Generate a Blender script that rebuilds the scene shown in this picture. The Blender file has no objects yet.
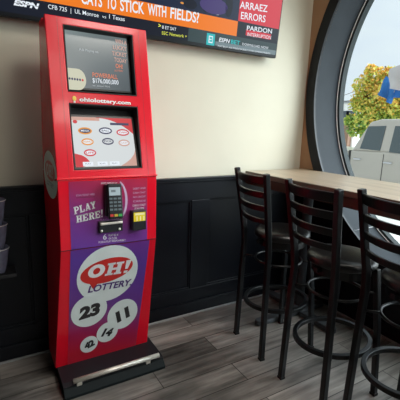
import bpy, bmesh, math, random
from mathutils import Vector, Matrix
random.seed(7)
S = bpy.context.scene
COL = S.collection
PI = math.pi

# ------------------------------------------------------------------ camera
FOC = 370.0
CAM = Vector((0, 0, 1.45))
RT = Vector((0.86164984, -0.50655748, 0.03096908))
UP = Vector((0.07447381, 0.1865694, 0.97961498))
FW = Vector((0.50200917, 0.8417787, -0.19848276))
cd = bpy.data.cameras.new('camera')
cd.sensor_width = 36
cd.lens = FOC / 400 * 36
cd.clip_start = 0.02
cam = bpy.data.objects.new('camera', cd)
COL.objects.link(cam)
cam.matrix_world = Matrix((
    (RT.x, UP.x, -FW.x, CAM.x), (RT.y, UP.y, -FW.y, CAM.y), (RT.z, UP.z, -FW.z, CAM.z), (0, 0, 0, 1)))
S.camera = cam


def ray(px, py):
    return RT * ((px - 200) / FOC) + UP * (-(py - 200) / FOC) + FW


class Plane:
    """a real surface of the place: origin, right axis, up axis, outward normal"""
    def __init__(s, o, ex, ey):
        s.o = Vector(o); s.ex = Vector(ex).normalized(); s.ey = Vector(ey).normalized()
        s.n = s.ex.cross(s.ey).normalized()

    def px(s, x, y):
        d = ray(x, y)
        t = (s.o - CAM).dot(s.n) / d.dot(s.n)
        P = CAM + d * t - s.o
        return (P.dot(s.ex), P.dot(s.ey))

    def pt(s, a, b, c=0.0):
        return s.o + s.ex * a + s.ey * b + s.n * c

    def off(s, c):
        return Plane(s.o + s.n * c, s.ex, s.ey)


# ------------------------------------------------------------------ materials
MATS = {}


def mat(name, col, rough=.5, metal=0.0, spec=.5, noise=0.0, nscale=8.0, bump=0.0, bscale=60.0, emit=0.0, coat=0.0, stretch=None, col2=None, trans=0.0):
    if name in MATS:
        return MATS[name]
    m = bpy.data.materials.new(name)
    m.use_nodes = True
    nt = m.node_tree
    b = nt.nodes['Principled BSDF']
    c4 = (*col, 1)
    b.inputs['Base Color'].default_value = c4
    b.inputs['Roughness'].default_value = rough
    b.inputs['Metallic'].default_value = metal
    b.inputs['Specular IOR Level'].default_value = spec
    b.inputs['Coat Weight'].default_value = coat
    b.inputs['Coat Roughness'].default_value = .08
    b.inputs['Transmission Weight'].default_value = trans
    if emit:
        b.inputs['Emission Color'].default_value = c4
        b.inputs['Emission Strength'].default_value = emit
        b.inputs['Base Color'].default_value = (0.004, 0.004, 0.004, 1)
        b.inputs['Specular IOR Level'].default_value = .12
    tc = nt.nodes.new('ShaderNodeTexCoord')
    mp = nt.nodes.new('ShaderNodeMapping')
    nt.links.new(tc.outputs['Object'], mp.inputs[0])
    if stretch:
        mp.inputs['Scale'].default_value = stretch
    if noise and not emit:
        n = nt.nodes.new('ShaderNodeTexNoise')
        n.inputs['Scale'].default_value = nscale
        n.inputs['Detail'].default_value = 6
        nt.links.new(mp.outputs[0], n.inputs['Vector'])
        r = nt.nodes.new('ShaderNodeValToRGB')
        r.color_ramp.elements[0].position = .3
        r.color_ramp.elements[1].position = .7
        a = col2 if col2 else tuple(x * (1 - noise) for x in col)
        z = col if col2 else tuple(min(1, x * (1 + noise)) for x in col)
        r.color_ramp.elements[0].color = (*a, 1)
        r.color_ramp.elements[1].color = (*z, 1)
        nt.links.new(n.outputs[0], r.inputs[0])
        nt.links.new(r.outputs[0], b.inputs['Base Color'])
    if bump:
        n2 = nt.nodes.new('ShaderNodeTexNoise')
        n2.inputs['Scale'].default_value = bscale
        n2.inputs['Detail'].default_value = 4
        nt.links.new(mp.outputs[0], n2.inputs['Vector'])
        bp = nt.nodes.new('ShaderNodeBump')
        bp.inputs['Strength'].default_value = bump
        bp.inputs['Distance'].default_value = .01
        nt.links.new(n2.outputs[0], bp.inputs['Height'])
        nt.links.new(bp.outputs[0], b.inputs['Normal'])
    MATS[name] = m
    return m


def M_(name):
    return MATS[name]


mat('wall_paint', (.57, .53, .42), .7, noise=.03, nscale=3, bump=.08, bscale=180)
mat('wall_tan', (.38, .22, .115), .6, noise=.05, nscale=3, bump=.08, bscale=180)
mat('black_paint', (.0030, .0038, .0065), .36, spec=.25, noise=.15, nscale=5, bump=.04, bscale=60)
mat('ceiling_paint', (.22, .20, .18), .8, noise=.04, nscale=3)
mat('lit_edge_grey', (.30, .30, .30), .4)  # pale colour stands in for light caught along the shoe moulding's edge
mat('reveal_paint', (.023, .028, .034), .65, spec=.18, noise=.10, nscale=5, bump=.05, bscale=40)
mat('frame_metal', (.02, .027, .028), .6, spec=.2)
mat('bead_silver', (.85, .85, .85), .5)
mat('black_metal', (.0035, .004, .0048), .33, spec=.4, noise=.1, nscale=20, bump=.05, bscale=200)
mat('black_vinyl', (.006, .006, .0065), .32, spec=.45, noise=.1, nscale=20, bump=.1, bscale=90)
mat('rubber', (.01, .01, .01), .7)
mat('iron', (.045, .05, .055), .42, noise=.15, nscale=15, bump=.1, bscale=60)
mat('kiosk_red', (.72, .003, .018), .25, spec=.35, coat=.15, noise=.03, nscale=4)
mat('kiosk_black', (.012, .012, .013), .35)
mat('bezel', (.008, .008, .009), .3)
mat('lining', (.006, .006, .006), .6)
mat('ball_white', (.74, .80, .78), .3, noise=.05, nscale=9)
mat('oval_red', (.60, .02, .015), .3)
mat('ink_white', (.80, .80, .80), .4)
mat('ink_pale', (.55, .40, .55), .4)
mat('ink_black', (.012, .012, .014), .35)
mat('ink_purple', (.07, .02, .17), .35)
mat('ink_yellow', (.85, .55, .06), .35)
mat('pink_vinyl', (.80, .30, .38), .3)
mat('base_plate', (.014, .0135, .017), .5, spec=.3, noise=.1, nscale=20)
mat('base_edge', (.007, .011, .012), .6, spec=.15, noise=.1, nscale=20)
mat('steel', (.72, .68, .60), .38, metal=.6, noise=.08, nscale=30)
mat('chrome', (.80, .76, .68), .3, metal=.6)
mat('reader_black', (.015, .016, .018), .3)
mat('key_grey', (.16, .20, .22), .5)
mat('key_green', (.05, .45, .10), .5)
mat('key_red', (.6, .04, .03), .5)
mat('key_yellow', (.65, .45, .04), .5)
mat('lcd', (.50, .62, .66), emit=.75)
mat('scan_yellow', (.75, .60, .03), emit=.85)
mat('scan_pale', (.85, .80, .40), emit=.9)
mat('tv_black', (.004, .005, .007), .35, spec=.2)
mat('room_dark', (.04, .035, .03), .8, noise=.05, nscale=3)
mat('tumbler', (.17, .17, .24), .15, spec=.7, noise=.3, nscale=14, trans=.3)
mat('truck_paint', (.47, .44, .39), .3, metal=.1, spec=.5, coat=.3, noise=.02, nscale=2)
mat('truck_glass', (.05, .075, .085), .06, spec=.8)
mat('truck_black', (.015, .015, .015), .5)
mat('truck_chrome', (.6, .6, .6), .2, metal=.9)
mat('tyre', (.02, .02, .02), .8)
mat('concrete', (.60, .58, .54), .85, noise=.12, nscale=1.5, bump=.1, bscale=30)
mat('asphalt', (.20, .20, .20), .9, noise=.15, nscale=4, bump=.1, bscale=60)
mat('stucco_white', (.88, .87, .85), .8, noise=.04, nscale=2)
mat('brick_brown', (.32, .19, .13), .8, noise=.15, nscale=6)
mat('roof_grey', (.30, .31, .32), .8, noise=.1, nscale=4)
mat('pane_dark', (.08, .10, .12), .1)
mat('cloth_blue', (.015, .14, .42), .7, noise=.08, nscale=12, bump=.1, bscale=120)
mat('cloth_grey', (.50, .50, .52), .6, noise=.08, nscale=8, bump=.1, bscale=120)
mat('bark', (.12, .08, .05), .9, noise=.2, nscale=12, bump=.4, bscale=20)
mat('cable', (.03, .03, .03), .7)


def emis(name, col, s=1.0):
    return mat('tv_' + name, col, .3, emit=s)


emis('orange', (.86, .20, .012)); emis('red', (.62, .028, .05)); emis('white', (.80, .86, .92)); emis('strip', (.17, .23, .25))
emis('teal', (.03, .48, .50)); emis('yellow', (.80, .85, .10)); emis('green', (.35, .55, .25)); emis('purple', (.06, .04, .16)); emis('blue', (.012, .02, .05)); emis('ticker', (.006, .009, .02))
emis('slate', (.035, .06, .065))
emis('sky_white', (.66, .70, .71)); emis('logo_orange', (.75, .30, .05)); emis('logo_red', (.6, .05, .06)); emis('logo_dark', (.06, .06, .12)); emis('cream', (.60, .60, .46)); emis('salmon', (.60, .36, .30)); emis('coral', (.72, .22, .12)); emis('dimwhite', (.50, .54, .56))


def ramp_mat(name, stops, axis, lo, hi, rough=.3, emit=0.0, vec=(0, 0, 1)):
    """printed colour gradient or painted screen sheen across a surface, in object space"""
    m = bpy.data.materials.new(name); m.use_nodes = True
    nt = m.node_tree; b = nt.nodes['Principled BSDF']
    tc = nt.nodes.new('ShaderNodeTexCoord')
    dp = nt.nodes.new('ShaderNodeVectorMath'); dp.operation = 'DOT_PRODUCT'
    dp.inputs[1].default_value = vec
    nt.links.new(tc.outputs['Object'], dp.inputs[0])
    mr = nt.nodes.new('ShaderNodeMapRange')
    mr.inputs['From Min'].default_value = lo; mr.inputs['From Max'].default_value = hi
    nt.links.new(dp.outputs['Value'], mr.inputs['Value'])
    r = nt.nodes.new('ShaderNodeValToRGB')
    els = r.color_ramp.elements
    while len(els) < len(stops):
        els.new(.5)
    for e, (p, c) in zip(els, stops):
        e.position = p; e.color = (*c, 1)
    nt.links.new(mr.outputs[0], r.inputs[0])
    if emit:
        b.inputs['Base Color'].default_value = (.01, .01, .01, 1)
        nt.links.new(r.outputs[0], b.inputs['Emission Color'])
        b.inputs['Emission Strength'].default_value = emit
    else:
        nt.links.new(r.outputs[0], b.inputs['Base Color'])
    b.inputs['Roughness'].default_value = rough
    MATS[name] = m
    return m


def plank_mat(name, c1, c2, cm, bw, bh, rough, rot=0.0, grain=(1.2, 16, 16), mortar=.003, coat=0.0, sp=.5, blotch=0.0):
    m = bpy.data.materials.new(name); m.use_nodes = True
    nt = m.node_tree; b = nt.nodes['Principled BSDF']
    tc = nt.nodes.new('ShaderNodeTexCoord')
    mp = nt.nodes.new('ShaderNodeMapping'); mp.inputs['Rotation'].default_value = (0, 0, rot)
    nt.links.new(tc.outputs['Object'], mp.inputs[0])
    br = nt.nodes.new('ShaderNodeTexBrick')
    br.offset = .37; br.offset_frequency = 2
    br.inputs['Scale'].default_value = 1
    br.inputs['Brick Width'].default_value = bw; br.inputs['Row Height'].default_value = bh
    br.inputs['Mortar Size'].default_value = mortar; br.inputs['Mortar Smooth'].default_value = .3
    br.inputs['Color1'].default_value = (0, 0, 0, 1); br.inputs['Color2'].default_value = (1, 1, 1, 1)
    br.inputs['Mortar'].default_value = (.5, .5, .5, 1)
    nt.links.new(mp.outputs[0], br.inputs['Vector'])
    mp2 = nt.nodes.new('ShaderNodeMapping'); mp2.inputs['Scale'].default_value = grain
    nt.links.new(mp.outputs[0], mp2.inputs[0])
    # shift the grain from plank to plank
    ad = nt.nodes.new('ShaderNodeVectorMath'); ad.operation = 'ADD'
    ml = nt.nodes.new('ShaderNodeVectorMath'); ml.operation = 'SCALE'; ml.inputs['Scale'].default_value = 7
    nt.links.new(br.outputs['Color'], ml.inputs[0])
    nt.links.new(mp2.outputs[0], ad.inputs[0]); nt.links.new(ml.outputs[0], ad.inputs[1])
    n = nt.nodes.new('ShaderNodeTexNoise'); n.inputs['Scale'].default_value = 1.6; n.inputs['Detail'].default_value = 8; n.inputs['Roughness'].default_value = .62
    nt.links.new(ad.outputs[0], n.inputs['Vector'])
    mx = nt.nodes.new('ShaderNodeMath'); mx.operation = 'MULTIPLY_ADD'; mx.inputs[1].default_value = .35
    nt.links.new(br.outputs['Color'], mx.inputs[0])
    mr = nt.nodes.new('ShaderNodeMapRange'); mr.inputs['From Min'].default_value = .32; mr.inputs['From Max'].default_value = .68; mr.inputs['To Max'].default_value = .65
    nt.links.new(n.outputs[0], mr.inputs[0]); nt.links.new(mr.outputs[0], mx.inputs[2])
    r = nt.nodes.new('ShaderNodeValToRGB')
    r.color_ramp.elements[0].color = (*c1, 1); r.color_ramp.elements[1].color = (*c2, 1)
    nt.links.new(mx.outputs[0], r.inputs[0])
    mix = nt.nodes.new('ShaderNodeMix'); mix.data_type = 'RGBA'
    nt.links.new(br.outputs['Fac'], mix.inputs['Factor'])
    nt.links.new(r.outputs[0], mix.inputs['A']); mix.inputs['B'].default_value = (*cm, 1)
    if blotch:      # worn, stained areas running over several boards
        nb = nt.nodes.new('ShaderNodeTexNoise'); nb.inputs['Scale'].default_value = 2.3; nb.inputs['Detail'].default_value = 5
        mpb = nt.nodes.new('ShaderNodeMapping'); mpb.inputs['Scale'].default_value = (.7, 1.8, 1)
        nt.links.new(mp.outputs[0], mpb.inputs[0]); nt.links.new(mpb.outputs[0], nb.inputs['Vector'])
        rb = nt.nodes.new('ShaderNodeMapRange'); rb.inputs['From Min'].default_value = .38; rb.inputs['From Max'].default_value = .58; rb.inputs['To Min'].default_value = 1 - blotch; rb.inputs['To Max'].default_value = 1
        nt.links.new(nb.outputs[0], rb.inputs['Value'])
        sc_ = nt.nodes.new('ShaderNodeVectorMath'); sc_.operation = 'SCALE'
        nt.links.new(mix.outputs['Result'], sc_.inputs[0]); nt.links.new(rb.outputs[0], sc_.inputs['Scale'])
        nt.links.new(sc_.outputs[0], b.inputs['Base Color'])
    else:
        nt.links.new(mix.outputs['Result'], b.inputs['Base Color'])
    b.inputs['Roughness'].default_value = rough
    b.inputs['Specular IOR Level'].default_value = sp
    b.inputs['Coat Weight'].default_value = coat; b.inputs['Coat Roughness'].default_value = .30
    bp = nt.nodes.new('ShaderNodeBump'); bp.inputs['Strength'].default_value = .12; bp.inputs['Distance'].default_value = .004
    nt.links.new(n.outputs[0], bp.inputs['Height']); nt.links.new(bp.outputs[0], b.inputs['Normal'])
    MATS[name] = m


plank_mat('floor_planks', (.045, .039, .034), (.44, .40, .36), (.028, .023, .020), 1.25, .165, .33, sp=.75, blotch=.55)
plank_mat('table_planks', (.23, .155, .09), (.46, .36, .25), (.09, .055, .035), 2.4, .15, .40, sp=.8, rot=PI / 2, grain=(1.4, 14, 14), coat=.5)
mat('table_edge', (.040, .016, .010), .35, noise=.3, nscale=10, stretch=(8, 1, 8), coat=.3)

g = bpy.data.materials.new('window_glass'); g.use_nodes = True
nt = g.node_tree; nt.nodes.clear()
o_ = nt.nodes.new('ShaderNodeOutputMaterial'); tr = nt.nodes.new('ShaderNodeBsdfTransparent'); gl = nt.nodes.new('ShaderNodeBsdfGlossy')
gl.inputs['Roughness'].default_value = .02; tr.inputs[0].default_value = (.95, .97, .97, 1)
lw = nt.nodes.new('ShaderNodeLayerWeight'); lw.inputs[0].default_value = .25
mxs = nt.nodes.new('ShaderNodeMixShader'); mm = nt.nodes.new('ShaderNodeMath'); mm.operation = 'MULTIPLY'; mm.inputs[1].default_value = .35
nt.links.new(lw.outputs['Fresnel'], mm.inputs[0]); nt.links.new(mm.outputs[0], mxs.inputs[0])
nt.links.new(tr.outputs[0], mxs.inputs[1]); nt.links.new(gl.outputs[0], mxs.inputs[2]); nt.links.new(mxs.outputs[0], o_.inputs[0])
MATS['window_glass'] = g


# ------------------------------------------------------------------ mesh builder
class MB:
    def __init__(s):
        s.v = []; s.f = []; s.m = []; s.sm = []; s.mats = []

    def mi(s, m):
        if m not in s.mats:
            s.mats.append(m)
        return s.mats.index(m)

    def add(s, vs, fs, m, smooth=False):
        o = len(s.v); s.v += [Vector(p) for p in vs]
        k = s.mi(m)
        for f in fs:
            s.f.append([i + o for i in f]); s.m.append(k); s.sm.append(smooth)
        return s

    def box(s, x0, x1, y0, y1, z0, z1, m, T=None):
        vs = [Vector((x, y, z)) for z in (z0, z1) for y in (y0, y1) for x in (x0, x1)]
        if T:
            vs = [T(v) for v in vs]
        return s.add(vs, [(0, 2, 3, 1), (4, 5, 7, 6), (0, 1, 5, 4), (2, 6, 7, 3), (0, 4, 6, 2), (1, 3, 7, 5)], m)

    def pbox(s, P, a0, a1, b0, b1, c0, c1, m):
        return s.box(a0, a1, b0, b1, c0, c1, m, T=lambda v: P.pt(v.x, v.y, v.z))

    def prism(s, pts, d, m):
        """pts: 3D polygon, extruded by d"""
        n = len(pts); d = Vector(d)
        vs = [Vector(p) for p in pts] + [Vector(p) + d for p in pts]
        fs = [list(range(n))[::-1], list(range(n, 2 * n))] + [(i, (i + 1) % n, n + (i + 1) % n, n + i) for i in range(n)]
        return s.add(vs, fs, m)

    def poly(s, P, ab, m, c=0.0):
        return s.add([P.pt(a, b, c) for a, b in ab], [list(range(len(ab)))], m)

    def quadpx(s, P, px, m, c=0.0):
        return s.poly(P, [P.px(*p) for p in px], m, c)

    def ellipse(s, P, ca, cb, ra, rb, m, c=0.0, rot=0.0, n=40, th=0.0):
        pts = []
        for i in range(n):
            t = 2 * PI * i / n
            x, y = ra * math.cos(t), rb * math.sin(t)
            pts.append((ca + x * math.cos(rot) - y * math.sin(rot), cb + x * math.sin(rot) + y * math.cos(rot)))
        if th:
            return s.prism([P.pt(a, b, c - th) for a, b in pts], P.n * th, m)
        return s.poly(P, pts, m, c)

    def tube(s, path, r, m, closed=False, n=10, sx=1.0, rect=None):
        path = [Vector(p) for p in path]
        N = len(path); rings = []
        prev = None
        for i, p in enumerate(path):
            if closed:
                t = (path[(i + 1) % N] - path[i - 1]).normalized()
            else:
                t = (path[min(i + 1, N - 1)] - path[max(i - 1, 0)]).normalized()
            if prev is None:
                up = Vector((0, 0, 1)) if abs(t.z) < .9 else Vector((1, 0, 0))
                a = t.cross(up).normalized()
            else:
                a = (prev - t * prev.dot(t)).normalized()
            prev = a
            b = t.cross(a).normalized()
            rr = r[i] if isinstance(r, (list, tuple)) else r
            if rect:
                w, hh = rect
                ring = [p + a * (w * q) + b * (hh * e) for q, e in ((-1, -1), (1, -1), (1, 1), (-1, 1))]
            else:
                ring = [p + a * (rr * math.cos(2 * PI * k / n)) + b * (rr * math.sin(2 * PI * k / n)) for k in range(n)]
            rings.append(ring)
        k = 4 if rect else n
        vs = [v for rg in rings for v in rg]
        fs = []
        for i in range(N if closed else N - 1):
            j = (i + 1) % N
            for q in range(k):
                fs.append((i * k + q, i * k + (q + 1) % k, j * k + (q + 1) % k, j * k + q))
        if not closed:
            fs.append(list(range(k))[::-1]); fs.append([(N - 1) * k + q for q in range(k)])
        return s.add(vs, fs, m, smooth=not rect)

    def lathe(s, prof, m, c=(0, 0, 0), n=36, axis='z', smooth=True, cap=True):
        c = Vector(c); vs = []
        for r, z in prof:
            for k in range(n):
                t = 2 * PI * k / n
                p = (r * math.cos(t), r * math.sin(t), z)
                if axis == 'x':
                    p = (z, r * math.cos(t), r * math.sin(t))
                elif axis == 'y':
                    p = (r * math.sin(t), z, r * math.cos(t))
                vs.append(c + Vector(p))
        fs = []
        for i in range(len(prof) - 1):
            for k in range(n):
                fs.append((i * n + k, i * n + (k + 1) % n, (i + 1) * n + (k + 1) % n, (i + 1) * n + k))
        if cap:
            fs.append(list(range(n))[::-1]); fs.append([(len(prof) - 1) * n + k for k in range(n)])
        return s.add(vs, fs, m, smooth=smooth)

    def text(s, P, txt, pL, pR, hpx, m, c=0.001, bold=0.0, shear=0.0, inpx=True, cap=None):
        """lettering on plane P whose baseline runs pL -> pR, cap height hpx pixels (or cap metres)"""
        if inpx:
            A = P.px(*pL); B = P.px(*pR)
            if cap is None:
                mx_, my_ = (pL[0] + pR[0]) / 2, (pL[1] + pR[1]) / 2
                q0 = P.px(mx_, my_); q1 = P.px(mx_, my_ - hpx)
                cap = math.hypot(q1[0] - q0[0], q1[1] - q0[1])
        else:
            A, B = pL, pR
        cu = bpy.data.curves.new('lettering', 'FONT')
        cu.body = txt; cu.offset = bold; cu.shear = shear; cu.resolution_u = 3
        ob = bpy.data.objects.new('lettering', cu); COL.objects.link(ob)
        dg = bpy.context.evaluated_depsgraph_get()
        me = bpy.data.meshes.new_from_object(ob.evaluated_get(dg))
        bpy.data.objects.remove(ob)
        if not me.vertices:
            return s
        xs = [v.co.x for v in me.vertices]; ys = [v.co.y for v in me.vertices]
        x0, x1 = min(xs), max(xs)
        w = x1 - x0
        L = math.hypot(B[0] - A[0], B[1] - A[1])
        ex = ((B[0] - A[0]) / L, (B[1] - A[1]) / L)
        ey = (-ex[1], ex[0])
        sx = L / w; sy = cap / .70
        vs = []
        for v in me.vertices:
            a = (v.co.x - x0) * sx; b = v.co.y * sy
            vs.append(P.pt(A[0] + ex[0] * a + ey[0] * b, A[1] + ex[1] * a + ey[1] * b, c))
        s.add(vs, [list(p.vertices) for p in me.polygons], m)
        bpy.data.meshes.remove(me)
        return s

    def slab(s, P, txt, A, B, cap, m, c=0.001, shear=.12):
        """slab-serif lettering, baseline A -> B in plane coordinates"""
        L = math.hypot(B[0] - A[0], B[1] - A[1])
        ex = ((B[0] - A[0]) / L, (B[1] - A[1]) / L); ey = (-ex[1], ex[0])
        w = {' ': .5, '!': .5}
        tot = sum(w.get(ch, 1.0) for ch in txt); u = L / tot; x = 0
        for ch in txt:
            for pl in SLAB.get(ch, []):
                vs = []
                for a, b in pl:
                    aa = (x + a * .94 + b * shear) * u; bb = b * cap
                    vs.append(P.pt(A[0] + ex[0] * aa + ey[0] * bb, A[1] + ex[1] * aa + ey[1] * bb, c))
                s.add(vs, [list(range(len(vs)))], m)
            x += w.get(ch, 1.0)
        return s

    def build(s, name, parent=None, bevel=0.0, seg=2, solid=0.0):
        loc = WORLD_LOC(parent) if parent else Vector((0, 0, 0))
        me = bpy.data.meshes.new(name)
        me.from_pydata([v - loc for v in s.v], [], s.f)
        for k in s.mats:
            me.materials.append(MATS[k])
        for p, k, q in zip(me.polygons, s.m, s.sm):
            p.material_index = k; p.use_smooth = q
        me.update()
        o = bpy.data.objects.new(name, me); COL.objects.link(o)
        if parent:
            o.parent = parent
        if bevel:
            b = o.modifiers.new('bevel', 'BEVEL'); b.width = bevel; b.segments = seg; b.limit_method = 'ANGLE'; b.angle_limit = math.radians(40)
        return o


def WORLD_LOC(o):
    v = Vector((0, 0, 0))
    while o:
        v += o.location; o = o.parent
    return v


def rc(x0, x1, y0, y1):
    return [(x0, y0), (x1, y0), (x1, y1), (x0, y1)]


def bowl(y0, y1, x0, x1, t):
    """half ring opening left, as quads"""
    cy = (y0 + y1) / 2; ry = (y1 - y0) / 2; rx = x1 - x0; out = []
    for i in range(10):
        a, b = -PI / 2 + PI * i / 10, -PI / 2 + PI * (i + 1) / 10
        out.append([(x0 + rx * math.cos(a), cy + ry * math.sin(a)), (x0 + rx * math.cos(b), cy + ry * math.sin(b)),
                    (x0 + (rx - t) * math.cos(b), cy + (ry - .14) * math.sin(b)), (x0 + (rx - t) * math.cos(a), cy + (ry - .14) * math.sin(a))])
    return out


def oring():
    out = []
    for i in range(20):
        a, b = 2 * PI * i / 20, 2 * PI * (i + 1) / 20
        out.append([(.5 + .48 * math.cos(a), .5 + .53 * math.sin(a)), (.5 + .48 * math.cos(b), .5 + .53 * math.sin(b)),
                    (.5 + .20 * math.cos(b), .5 + .26 * math.sin(b)), (.5 + .20 * math.cos(a), .5 + .26 * math.sin(a))])
    return out


SLAB = {
    'H': [rc(.10, .36, 0, 1), rc(.62, .88, 0, 1), rc(.3, .7, .40, .58), rc(0, .46, 0, .16), rc(.52, .98, 0, .16), rc(0, .46, .84, 1), rc(.52, .98, .84, 1)],
    'O': oring(),
    '!': [[(.10, .34), (.26, .34), (.36, 1.05), (.02, 1.05)], rc(.07, .30, 0, .2)],
    'P': [rc(.10, .38, 0, 1), rc(0, .50, 0, .16), rc(0, .5, .84, 1)] + bowl(.38, 1, .45, .95, .24) + [rc(.36, .48, .38, .52)],
    'L': [rc(.10, .38, 0, 1), rc(0, .50, .84, 1), rc(0, .92, 0, .17), rc(.74, .92, 0, .36)],
    'A': [[(.05, 0), (.30, 0), (.60, 1), (.38, 1)], [(.66, 0), (.95, 0), (.66, 1), (.42, 1)], rc(.25, .75, .24, .40), rc(0, .38, 0, .15), rc(.58, 1, 0, .15)],
    'Y': [rc(.36, .64, 0, .5), rc(.22, .78, 0, .15), [(.02, 1), (.34, 1), (.62, .42), (.40, .40)], [(.98, 1), (.70, 1), (.40, .42), (.62, .40)], rc(-.02, .42, .85, 1), rc(.58, 1.0, .85, 1)],
    'E': [rc(.10, .38, 0, 1), rc(0, .92, 0, .16), rc(0, .92, .84, 1), rc(.3, .68, .42, .58), rc(.76, .92, 0, .34), rc(.76, .92, .66, 1)],
    'R': [rc(.10, .38, 0, 1), rc(0, .48, 0, .16), rc(0, .5, .84, 1)] + bowl(.42, 1, .45, .92, .24) + [rc(.36, .48, .42, .54), [(.46, .46), (.72, .46), (1.0, 0), (.70, 0)]],
}


def struct(o, label=None):
    o['kind'] = 'structure'
    if label:
        o['label'] = label
    return o


def thing(name, label, cat, loc=(0, 0, 0), group=None, rz=0.0):
    o = bpy.data.objects.new(name, None); COL.objects.link(o)
    o.location = loc; o.rotation_euler = (0, 0, rz); o.empty_display_size = .05
    o['label'] = label; o['category'] = cat
    if group:
        o['group'] = group
    return o


def tag(o, label, cat, group=None):
    o['label'] = label; o['category'] = cat
    if group:
        o['group'] = group
    return o


# ------------------------------------------------------------------ the room
D = 2.351       # back wall
XW = 2.41       # window wall
XL, YR, ZC = -3.6, -6.0, 3.55
CAP = 1.075

b = MB(); b.box(XL - .2, XW + .34, YR - .2, D + .2, -.1, 0, 'floor_planks')
struct(b.build('floor'), 'grey-brown wood plank floor')
b = MB(); b.box(XL - .2, XW + .34, YR - .2, D + .2, ZC, ZC + .1, 'ceiling_paint')
struct(b.build('ceiling'))


def panels(b, T, u0, u1, holes, m='black_paint'):
    """black wainscot in relief: backing board, stiles and rails around recessed fields; T(u, c, z)"""
    b.box(u0, u1, 0, .012, 0, CAP - .02, m, T=T)
    b.box(u0, u1, .012, .030, .0, .205, m, T=T)
    b.box(u0, u1, .012, .030, .905, CAP - .02, m, T=T)
    e = u0
    for h0, h1 in holes + [(u1, u1)]:
        if h0 > e:
            b.box(e, h0, .012, .030, .205, .905, m, T=T)
        e = h1
    for h0, h1 in holes:     # bead moulding inside each field
        for (p0, p1, z0, z1) in ((h0, h1, .205, .219), (h0, h1, .891, .905), (h0, h0 + .014, .219, .891), (h1 - .014, h1, .219, .891)):
            b.box(p0, p1, .012, .022, z0, z1, m, T=T)


b = MB(); b.box(XL - .2, XW + .34, D, D + .2, 0, ZC, 'wall_paint')
wb = struct(b.build('wall_back'), 'cream painted wall above black panelled wainscot')
b = MB(); panels(b, lambda v: Vector((v.x, D - v.y, v.z)), XL, XW, [(-3.0, -1.95), (-1.8, -.87), (-.73, .215), (.37, 1.316), (1.473, 2.36)])
struct(b.build('trim_1', bevel=.003), 'black panelled wainscot on the back wall')
b = MB(); b.box(XL, XW, D - .045, D, CAP - .02, CAP, 'black_paint'); b.box(XL, XW, D - .038, D, CAP - .034, CAP - .02, 'black_paint')
struct(b.build('trim_2', bevel=.004), 'black cap rail along the top of the wainscot')
b = MB(); b.box(XL, XW, D - .044, D - .03, 0, .10, 'black_paint'); b.box(XL, XW, D - .056, D - .044, 0, .012, 'lit_edge_grey')  # the thin grey strip paints the lit edge at the floor line
struct(b.build('baseboard_back', bevel=.003))

# left wall and rear wall (behind the camera)
b = MB(); b.box(XL - .2, XL, YR, D, 0, ZC, 'room_dark'); b.box(XL, XL + .03, YR, D, 0, CAP, 'black_paint')
struct(b.build('wall_left'))
b = MB(); WX0, WX1, WZ0, WZ1 = .1, 2.2, CAP, 2.75
b.box(XL - .2, WX0, YR - .2, YR, 0, ZC, 'room_dark'); b.box(WX1, XW + .34, YR - .2, YR, 0, ZC, 'room_dark')
b.box(WX0, WX1, YR - .2, YR, 0, WZ0, 'room_dark'); b.box(WX0, WX1, YR - .2, YR, WZ1, ZC, 'room_dark'); b.box(XL, XW, YR, YR + .03, 0, CAP, 'black_paint')
struct(b.build('wall_rear'))
w3 = bpy.data.objects.new('window_3', None); COL.objects.link(w3); w3.location = (1.15, YR - .1, 1.9); struct(w3)  # unseen rear window, added to let frontal fill light in
b = MB()
for q in ((WX0, WX1, WZ0, WZ0 + .05), (WX0, WX1, WZ1 - .05, WZ1), (WX0, WX0 + .05, WZ0, WZ1), (WX1 - .05, WX1, WZ0, WZ1), (1.125, 1.175, WZ0, WZ1)):
    b.box(q[0], q[1], YR - .13, YR - .07, q[2], q[3], 'frame_metal')
b.build('frame', w3)
b = MB(); b.poly(Plane((0, YR - .1, 0), (1, 0, 0), (0, 0, 1)), rc(WX0, WX1, WZ0, WZ1), 'window_glass'); b.build('glass', w3)

# window wall with round openings
WIN = [(.87, 1.755), (-2.95, 1.755)]  # second round window is unseen, added for its reflection on the kiosk
RO = 1.365      # opening radius
TH = .30


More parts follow.
